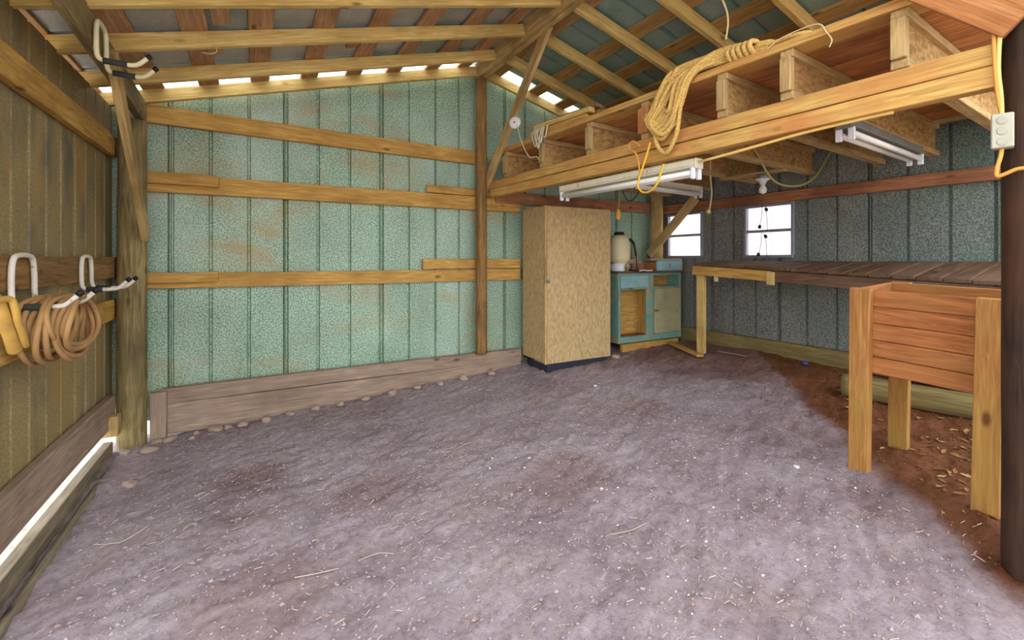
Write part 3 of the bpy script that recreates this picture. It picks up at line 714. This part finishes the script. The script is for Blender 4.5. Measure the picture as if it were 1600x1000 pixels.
# ------------------------------------------------------------------ utility hooks on the left
def hook(base, wy, up_h, prong, label, mat=None, tip=0.07, r=0.0105, lean=0.0, sl=(0.02, 0.80)):
    """inverted U on a timber, both legs bent out into the room and tipped up"""
    B = Vector(base); h = empty('utility_hook', B, label, 'hook', 'storage hooks on the rusty wall side')
    mat = mat or P['white']
    L, Rr = B+Vector((0, -wy/2, 0)), B+Vector((0, wy/2, 0))
    def leg(p, k):
        return [p+Vector((prong+tip*0.72, 0, tip*0.70)), p+Vector((prong+0.012, 0, 0.008)), p+Vector((prong-0.02, 0, -0.002)), p+Vector((prong*0.5, 0, -0.002)), p+Vector((0.03, 0, 0)), p+Vector((0.004, 0, 0.02)), p+Vector((0, 0, up_h*0.6))]
    pts = leg(L, 0)+[B+Vector((0, -wy*0.42, up_h*0.92)), B+Vector((0, -wy*0.2, up_h)), B+Vector((0, wy*0.2, up_h)), B+Vector((0, wy*0.42, up_h*0.92))]+leg(Rr, 1)[::-1]
    tube('frame', pts, r, mat, h, 10, 7)
    for p in (L, Rr):
        tube('foam_sleeve', [p+Vector((0.022+prong*sl[0], 0, -0.001)), p+Vector((prong*sl[1], 0, -0.002))], r*1.4, P['foam'], h, 10, 0)
        e = p+Vector((prong+tip*0.72, 0, tip*0.70)); d = Vector((0.72, 0, 0.70)).normalized()
        tube('end_cap', [e-d*0.010, e+d*0.012], r*1.18, P['black'], h, 10, 0)
    return h
hook((-0.84, 2.61, 1.01), 0.21, 0.205, 0.15, 'white utility hook on the rusty wall holding the coiled tan hose')
hook((-0.84, 3.40, 1.035), 0.17, 0.18, 0.15, 'empty white utility hook on the rusty wall nearest the corner pole', sl=(0.0, 0.6))
hook((-0.645, 2.826, 2.115), 0.16, 0.19, 0.14, 'cream utility hook with grey foam sleeves up on the eave beam', P['cream'])
# hose coil hung over the prongs
hs = []
N = 11
for n_ in range(N):
    X = -0.81+0.145*n_/(N-1)
    hw_ = 0.185+random.uniform(-.03, .03); drop = 0.235+random.uniform(-.04, .05); cy_ = 2.63+0.03*math.sin(n_)
    for k in range(12):
        a = 2*math.pi*k/12
        yy = cy_+hw_*math.sin(a); zc = 1.045-drop/2+(drop/2)*math.cos(a)
        hs.append((X+0.011*k/12+0.012*math.sin(a*2+n_), yy, min(zc, 1.036+0.006*math.sin(n_*2))))
ho = tube('hose_coil', hs, 0.0105, P['hose'], None, 8, 4); tag(ho, 'tan garden hose coiled over the white hook on the rusty wall', 'hose')
# yellow canvas strap bundle at the picture's left
cv = empty('canvas_strap', (-0.72, 2.38, 0.8), 'mustard canvas strap hanging from the white hook in front of the tan hose', 'strap')
V, Fc = tube_geo(smooth_pts([onX(-14, 462, -0.74), onX(-4, 476, -0.735), onX(6, 498, -0.73), onX(16, 522, -0.73), onX(24, 548, -0.735)], 6), 0.02, 12)
link('strap_band', pd(V, Fc, True), P['hose_yellow'], cv)
tube('strap_cord', [onX(-8, 470, -0.73), onX(16, 468, -0.71), onX(24, 484, -0.70), onX(28, 502, -0.70), onX(36, 524, -0.70), onX(40, 540, -0.71)], 0.011, P['hose_yellow'], cv, 8)

# ------------------------------------------------------------------ rope coil over the loft edge
rp = []
def rope_loop(n, s0, s1, hang, a0):
    j = lambda k=0.012: random.uniform(-k, k)
    zt2 = 2.264+0.018*(n % 4)
    return [LP(0.10+a0+j(), s1+j(.03), zt2), LP(0.03+a0*0.4, s1-0.16+j(.02), zt2+0.008), LP(-0.02, s1-0.38+j(.02), zt2+0.01+j(.006)), LP(-0.045-0.012*(n % 3), s0+0.10+j(.02), zt2-0.03),
            LP(-0.055-0.014*(n % 3), s0+0.02+j(), 2.10), LP(-0.055-0.014*(n % 3), s0-0.03+j(), 2.255-hang*0.75), LP(-0.05-0.012*(n % 3), s0+0.03+j(), 2.255-hang), LP(-0.05-0.012*((n+1) % 3), s0+0.12+j(), 2.255-hang*0.8),
            LP(-0.055-0.012*((n+1) % 3), s0+0.16+j(), 2.08), LP(-0.045-0.012*((n+1) % 3), s0+0.21+j(), 2.24), LP(0.0, s0+0.34+j(.02), zt2+0.018+j(.005)), LP(0.06+a0, s1-0.10+j(.02), zt2+0.018)]
for n_ in range(10):
    hg = (0.24, 0.22, 0.27, 0.25, 0.30, 0.29, 0.33, 0.28, 0.31, 0.42)[n_]
    rp += rope_loop(n_, 2.02+0.009*n_, 2.66+random.uniform(-.12, .06), hg, 0.03*(n_ % 3))
ro = tube('rope', rp, 0.0135, P['rope'], None, 9, 12, lobes=3, pitch=0.045, lobe_amp=0.2)
tag(ro, 'thick tan rope coiled on the loft deck and hanging over its edge', 'rope')
# turns wrapped round the bundle and the bight at its end
wrp = []
for k in range(40):
    a = 2*math.pi*k/8; wrp.append(LP(0.05+0.085*math.cos(a), 2.50+0.0037*k, 2.288+0.040*math.sin(a)))
wrp += [LP(0.06, 2.70, 2.285), LP(0.02, 2.82, 2.275), LP(0.06, 2.88, 2.27), LP(0.10, 2.82, 2.27), LP(0.09, 2.74, 2.275)]
V, Fc = tube_geo(smooth_pts(wrp, 5), 0.0135, 9, lobes=3, pitch=0.045, lobe_amp=0.2); link('rope_wrap', pd(V, Fc, True), P['rope'], ro)

# ------------------------------------------------------------------ bundle of sticks on the loft, rag, spool, cords
for n_, (s0, s1, a, z, wdd, hh, mt, lab) in enumerate(((0.72, 1.36, -0.01, 2.270, 0.05, 0.04, 'girt', 'bottom stick of the wood pieces lying at the loft edge'), (0.74, 1.38, 0.02, 2.325, 0.06, 0.04, 'yellow', 'yellow stick lying over the others at the loft edge'), (0.84, 1.40, 0.075, 2.357, 0.08, 0.018, 'red', 'thin red brown lath on top of the wood pieces at the loft edge'), (0.92, 1.38, 0.10, 2.376, 0.06, 0.016, 'greyboard', 'grey green lath topmost on the wood pieces at the loft edge'))):
    tag(beam('wood_stick', LP(a, s0, z), LP(a+0.05, s1, z), wdd, hh, W[mt]), lab, 'stick', 'wood pieces on the loft edge')
rg = empty('rag_strip', LP(-0.06, 0.88, 2.2), 'pale torn rag strips hanging off the loft edge below the sticks', 'rag')
for n_, (s, zlow) in enumerate(((0.82, 2.14), (0.89, 2.16), (0.94, 2.19), (0.86, 2.12))):
    tube('rag_loop', [LP(-0.045, s, 2.29), LP(-0.065, s-0.02, 2.24), LP(-0.06, s-0.01, (zlow+2.24)/2), LP(-0.06, s+0.02, zlow), LP(-0.058, s+0.035, 2.2), LP(-0.05, s+0.05, 2.285)], 0.009 if n_ % 2 else 0.006, P['rag'], rg, 6)
spc = onX(805, 192, 1.93); sr = empty('string_spool', spc, 'white round spool of twine hanging on the diagonal ridge brace', 'spool')
lathe('spool_disc', [(0.034, 0), (0.052, 0.004), (0.052, 0.012), (0.034, 0.018), (0.012, 0.018)], P['plastic'], sr, spc, (-0.75, -0.65, 0), 24)
lathe('hub', [(0.010, 0.016), (0.010, 0.022)], P['orangecord'], sr, spc, (-0.75, -0.65, 0), 12)
tube('twine', [onX(808, 196, 1.91), onX(815, 222, 1.93), onX(827, 245, 1.96), LP(-0.045, 0.83, 2.06), LP(-0.045, 0.865, 2.03)], 0.004, P['string'], sr, 6)
yc = empty('yellow_cord', LP(0, 1.85, 1.9), 'bright yellow cord looped over the loft header beam and dangling below', 'cord')
tube('cord_loop', [onX(x, y, 2.08) for x, y in ((1016, 222), (1011, 240), (1004, 262), (998, 280), (997, 292), (1004, 300), (1015, 299), (1026, 288), (1033, 268), (1037, 256))], 0.0065, P['yellowcord'], yc, 8)
tube('cord_loop', [onX(x, y, 2.10) for x, y in ((1000, 228), (990, 221), (983, 226), (985, 234), (992, 238), (997, 250), (1000, 272))], 0.006, P['orangecord'], yc, 8)
cab = [LP(0.09, 2.27, 1.775)]+[LP(0.03, s, z) for s, z in ((2.36, 1.765), (2.48, 1.772), (2.65, 1.785), (2.85, 1.80), (3.05, 1.806), (3.2, 1.807))]
tag(tube('cable', cab, 0.008, P['romex'], None, 8), 'cream cable stapled along the underside of the loft header beam', 'cable')
tag(tube('cable', [onY(x, y, 2.2) for x, y in ((1178, 232), (1188, 250), (1200, 272), (1215, 286), (1236, 291), (1258, 287), (1275, 274), (1290, 250), (1306, 224))], 0.009, P['greencable'], None, 8), 'olive cable drooping in a wide loop beside the bare bulb', 'cable')
pc = empty('plug_cord', onY(1109, 250, 2.75), 'cream cord hanging from the loft with a plug on its end', 'cord')
tube('cord', [onY(x, y, 2.75) for x, y in ((1110, 250), (1110, 275), (1112, 300), (1110, 318), (1108, 328))], 0.007, P['string'], pc, 8)
e_ = onY(1107, 330, 2.75); slab('plug', e_-Vector((0.016, 0.014, 0.022)), e_+Vector((0.016, 0.014, 0.014)), P['romex'], pc, bev=0.006)
pk = empty('pull_cord', onY(967, 318, 3.105), 'short cord with a tan oval tag hanging near the chipboard cabinet', 'pull cord')
tube('cord', [onY(972, 281, 3.105), onY(968, 308, 3.105), onY(966, 328, 3.105)], 0.0035, P['greencable'], pk, 6)
lathe('tan_tag', [(0.006, 0.03), (0.018, 0.022), (0.023, -0.02), (0.02, -0.055), (0.008, -0.068)], P['orangecord'], pk, onY(966, 332, 3.105), ns=12)
tag(tube('black_wire', [onY(x, y, 3.05) for x, y in ((990, 295), (997, 290), (998, 300), (990, 311), (982, 314), (976, 306), (973, 298))], 0.004, P['black'], None, 6), 'thin black wire curling below the crosswise tube light near the cabinet', 'wire')
tag(tube('hanging_twine', [(2.12, 1.62, 2.92), (2.13, 1.62, 2.75), onY(1136, 20, 1.62), onY(1134, 62, 1.62)], 0.005, P['string'], None, 6), 'pale twine hanging straight down from the roof above the rope', 'twine')
tag(tube('thin_wire', [LP(-0.03, s, z) for s, z in ((2.72, 2.235), (2.78, 2.262), (2.88, 2.27), (2.95, 2.26), (2.98, 2.21), (3.0, 2.17), (2.99, 2.14))], 0.0028, P['string'], None, 6), 'thin pale wire curling down off the loft deck edge', 'wire')
ws = empty('string_lights', (4.5, 2.85, 1.5), 'thin dark string of small lamp sockets hanging in the window over the workbench', 'string lights')
for (xs, ys) in (((1191, 1190, 1187), (318, 338, 352)), ((1196, 1198, 1199), (322, 340, 360)), ((1190, 1189, 1186), (363, 380, 394)), ((1193, 1197, 1198), (364, 380, 401))):
    tube('cord', [onX(x, y, 4.50) for x, y in zip(xs, ys)], 0.0028, P['black'], ws, 6)
for x, y, dx in ((1187, 354, -.2), (1197, 327, .5), (1185, 397, -.2), (1196, 369, .5)):
    lathe('lamp_socket', [(0.004, 0.018), (0.014, 0.012), (0.017, -0.012), (0.010, -0.022)], P['black'], ws, onX(x, y, 4.50), (0, dx, 1), 10)

# junction box and its cables on the dark pole
jx = Vector((2.282, 0.552, 0)); jb = empty('junction_box', (jx.x, jx.y, 1.6), 'grey metal junction box with knockouts fixed to the dark pole', 'electrical box')
JM = frame((jx.x-0.012, jx.y, 1.585), (jx.x-0.012, jx.y, 1.705), up=(-0.97, -0.24, 0))
link('box', box_mesh(0.12, 0.056, 0.05, 0.004), P['boxgrey'], jb, JM)
for k in range(3):
    lathe('knockout', [(0.0145, 0), (0.0145, 0.0015), (0.012, 0.0015)], P['boxgrey'], jb, JM @ Vector((0.022+0.037*k, 0.0, 0.0245)), JM.to_3x3() @ Vector((0, 0, 1)), 18)
up_ = JM @ Vector((0.12, 0, 0)); dn_ = JM @ Vector((0, 0, 0))
jv = lambda x, y: onX(x, y, jx.x-0.02)
cc_ = empty('power_cable', up_, 'orange tan cables running down the dark pole into the grey box', 'cable')
tube('cable', [up_-Vector((0, 0, .01)), jv(1561, 160), jv(1556, 120), jv(1553, 60), jv(1555, 0), jv(1556, -60)], 0.0065, P['orangecord'], cc_, 8)
tube('cable', [up_-Vector((0.004, 0, .01)), jv(1564, 150), jv(1560, 110), jv(1562, 60), jv(1570, 0), jv(1574, -60)], 0.0065, P['romex'], cc_, 8)
tube('cable', [dn_+Vector((0, 0, .01)), jv(1563, 245), jv(1558, 262), jv(1558, 275), jv(1570, 272), jv(1590, 264), jv(1615, 262)], 0.0065, P['orangecord'], cc_, 8)
tag(tube('coat_hanger', [jv(1600, 20), jv(1585, 12), jv(1577, 8), jv(1580, 2), jv(1592, 4), jv(1606, 12), jv(1612, 30)], 0.003, P['plastic'], None, 6), 'white bent wire hanger on the dark pole above the box', 'wire')
tag(slab('red_tag', (DP.x-0.02, DP.y-0.082, 0.90), (DP.x+0.012, DP.y-0.078, 0.95), P['redtag']), 'small red tag on the dark pole', 'tag')

# ------------------------------------------------------------------ stones, leaves, small litter
def stone_mesh(seed, flat=0.6):
    r = random.Random(seed); bm = bmesh.new(); bmesh.ops.create_icosphere(bm, subdivisions=2, radius=1)
    ph = [r.uniform(0, 6) for _ in range(6)]
    for v in bm.verts:
        n = v.co.normalized(); k = 1+0.18*math.sin(n.x*3+ph[0])+0.14*math.sin(n.y*4+ph[1])+0.12*math.sin(n.z*5+ph[2])
        v.co = Vector((n.x*k*1.15, n.y*k*0.9, n.z*k*flat))
    return bm_mesh(bm, smooth=True)
SM = [stone_mesh(s) for s in range(5)]
for m_ in SM: m_.materials.append(P['stone'])
def put(name, me_, x, y, s, rz, dz=0.0, tilt=0.0):
    o = bpy.data.objects.new(name, me_); C.objects.link(o)
    o.matrix_basis = Matrix.Translation((x, y, gz(x, y)+dz)) @ Matrix.Rotation(rz, 4, 'Z') @ Matrix.Rotation(tilt, 4, 'X') @ Matrix.Scale(s, 4); return o
k = 0
for px_, py_ in ((380, 655), (417, 650), (455, 645), (494, 640), (532, 634), (570, 626), (610, 620), (648, 614), (686, 609), (722, 604), (763, 596)):
    d = ray(px_, py_); t = (CZ-gbase(0.6, 4))/-d[2]; X, Y = d[0]*t, min(d[1]*t, 4.0)
    tag(put('stone', SM[k % 5], X, Y, 0.034+0.014*random.random(), random.random()*6, 0.016), 'small rounded stone in the row along the sill of the green metal wall', 'stone', 'stones in a row along the back sill'); k += 1
for px_, py_, s in ((278, 660, 0.045), (338, 677, 0.05), (357, 668, 0.03), (316, 655, 0.025), (235, 708, 0.04), (192, 712, 0.03), (205, 755, 0.04), (300, 690, 0.02), (380, 655, 0.028), (246, 690, 0.03)):
    d = ray(px_, py_); t = (CZ+0.09)/-d[2]; X, Y = max(d[0]*t, -0.76), min(d[1]*t, 4.02)
    tag(put('stone', SM[k % 5], X, Y, s, random.random()*6, 0.002), 'pinkish loose stone in the corner by the weathered round pole', 'stone', 'loose stones in the pole corner'); k += 1
for px_, py_, s, lab in ((1245, 720, 0.014, 'white pebble on the grey dirt near the planter leg'), (930, 600, 0.016, 'white pebble on the brown dirt in front of the chipboard cabinet'), (962, 563, 0.045, 'rounded stone at the right foot of the chipboard cabinet')):
    p = onZ(px_, py_, float(gbase(2.9, 3)))
    m_ = SM[2].copy() if s < 0.03 else SM[1]
    if s < 0.03: m_.materials.clear(); m_.materials.append(P['pebble'])
    tag(put('stone', m_, p.x, p.y, s, 1.0, 0.004), lab, 'stone')
p = onX(1258, 567, 4.36); tag(lathe('bottle_cap', [(0.022, 0), (0.024, 0.012), (0.02, 0.02), (0.004, 0.022)], P['bluecap'], None, (4.36, p.y, gz(4.36, p.y)+0.01), (-0.3, -0.2, 1), 14), 'small blue plastic cap on the ground by the skirting board', 'cap')
# leaves
def leaf_mesh(seed):
    r = random.Random(seed); V = []; Fc = []; n = 7
    for i in range(n+1):
        t = i/n; wd = 0.34*math.sin(math.pi*min(1, t*1.02))**0.8*(1-0.3*t)+0.012; z = 0.12*math.sin(t*3+seed)+0.05
        V += [((t-0.5)*2, -wd, z+0.10*wd+r.uniform(-.05, .05)), ((t-0.5)*2, 0, z-0.08), ((t-0.5)*2, wd, z+0.25*wd+r.uniform(-.05, .05))]
    for i in range(n):
        a = i*3; Fc += [(a, a+1, a+4, a+3), (a+1, a+2, a+5, a+4)]
    return pd(V, Fc, True)
LM = [leaf_mesh(s) for s in range(6)]
for i, m_ in enumerate(LM): m_.materials.append(P['leafpale'] if i % 3 == 0 else P['leaf'])
cnt = 0
while cnt < 170:
    X, Y = random.uniform(2.35, 3.95), random.uniform(0.45, 2.2)
    if (X-2.30)-(Y-0.52)*1.0 < 0.05+0.1*random.random(): continue
    tag(put('dry_leaf', LM[cnt % 6], X, Y, random.uniform(0.014, 0.034), random.random()*6.3, 0.006, random.uniform(-.5, .5)), ('pale straw coloured' if cnt % 3 == 0 else 'brown')+' curled dry leaf on the red brown dirt around the planter legs', 'leaf', ('pale' if cnt % 3 == 0 else 'brown')+' dry leaves under the planter'); cnt += 1
# uncountable litter: clods, straw
def scatter(n, box, fn, name, mat, label, cat):
    V = []; Fc = []
    for _ in range(n):
        X, Y = random.uniform(*box[0]), random.uniform(*box[1])
        if name == 'dirt_crumbs' and (X-2.10)-(Y-0.52)*0.98 > 0.02: continue
        v, f = fn(X, Y, gz_fast(X, Y))
        b = len(V); V += v; Fc += [tuple(i+b for i in q) for q in f]
    tag(link(name, pd(V, Fc), mat), label, cat, None, 'stuff')
def gz_fast(X, Y):
    i = min(max(int((X+0.93)/0.016), 0), nx-1); j = min(max(int((Y+1.2)/0.016), 0), ny-1); return GZ[i, j]
def straw(X, Y, z):
    a = random.gauss(0.6, 0.7); L = random.uniform(0.008, 0.035); w_ = random.uniform(0.0008, 0.0016); dx, dy = math.cos(a)*L, math.sin(a)*L; px_, py_ = -math.sin(a)*w_, math.cos(a)*w_
    z1 = z+0.004; z2 = z1+random.uniform(0, 0.006)
    v = [(X-px_, Y-py_, z1), (X+px_, Y+py_, z1), (X+dx+px_, Y+dy+py_, z2), (X+dx-px_, Y+dy-py_, z2), (X, Y, z1+w_*1.6), (X+dx, Y+dy, z2+w_*1.6)]
    return v, [(0, 1, 2, 3), (1, 4, 5, 2), (4, 0, 3, 5)]
OCT = [(1, 0, 0), (-1, 0, 0), (0, 1, 0), (0, -1, 0), (0, 0, 1), (0, 0, -1)]
def clod(X, Y, z):
    s = random.uniform(0.002, 0.006)*(1.6 if random.random() < .1 else 1); a = random.random()*3
    v = []
    for x_, y_, z_ in OCT:
        k = s*random.uniform(.7, 1.3); v.append((X+(x_*math.cos(a)-y_*math.sin(a))*k*1.3, Y+(x_*math.sin(a)+y_*math.cos(a))*k, z+z_*k*.8+s*.3))
    return v, [(0, 2, 4), (2, 1, 4), (1, 3, 4), (3, 0, 4), (2, 0, 5), (1, 2, 5), (3, 1, 5), (0, 3, 5)]
scatter(2200, ((-0.76, 2.6), (0.6, 4.0)), straw, 'straw_litter', P['straw'], 'short pale straw bits strewn over the grey dirt floor', 'straw')
scatter(11000, ((-0.76, 3.2), (0.5, 4.05)), clod, 'dirt_crumbs', P['clod'], 'small crumbs of grey dirt strewn over the floor', 'dirt')
def litter(X, Y, z):
    if (X-2.25)-(Y-0.52)*1.0 < 0: X = X+0.9
    X = min(X, 4.4)
    return clod(X, Y, gz_fast(X, Y))
scatter(3000, ((2.3, 4.4), (0.4, 2.4)), litter, 'leaf_mould', P['litter'], 'crumbled brown leaf mould on the ground beneath planter and bench', 'leaf litter')

scatter(110, ((1.1, 2.7), (0.9, 2.5)), clod, 'white_flecks', P['pebble'], 'tiny white flecks sprinkled over the grey dirt before the planter', 'debris')
for n_, pts in enumerate((((145, 838), (190, 832), (232, 815)), ((700, 720), (722, 705), (738, 700)), ((560, 880), (590, 868), (615, 862)), ((460, 905), (500, 898), (530, 890)), ((955, 850), (985, 846), (1010, 838)))):
    q = []
    for x_, y_ in pts:
        p = onZ(x_, y_, float(gbase(0.2+0.4*(x_ > 600), 2))); q.append((p.x, p.y, gz(p.x, p.y)+0.006))
    tag(tube('straw_blade', q, 0.0022, P['straw'], None, 6), ('long curved straw blade on the dirt near the rusty wall' if n_ == 0 else 'long thin straw blade lying on the open grey dirt floor'), 'straw', None if n_ == 0 else 'straw blades on the open dirt floor')
tag(tube('loop_wire', [onY(x, y, 3.18) for x, y in ((318, 49), (326, 58), (335, 70), (339, 80), (330, 84), (315, 82))], 0.0025, P['string'], None, 6), 'thin yellow wire looping off a rafter near the eave hook', 'wire')
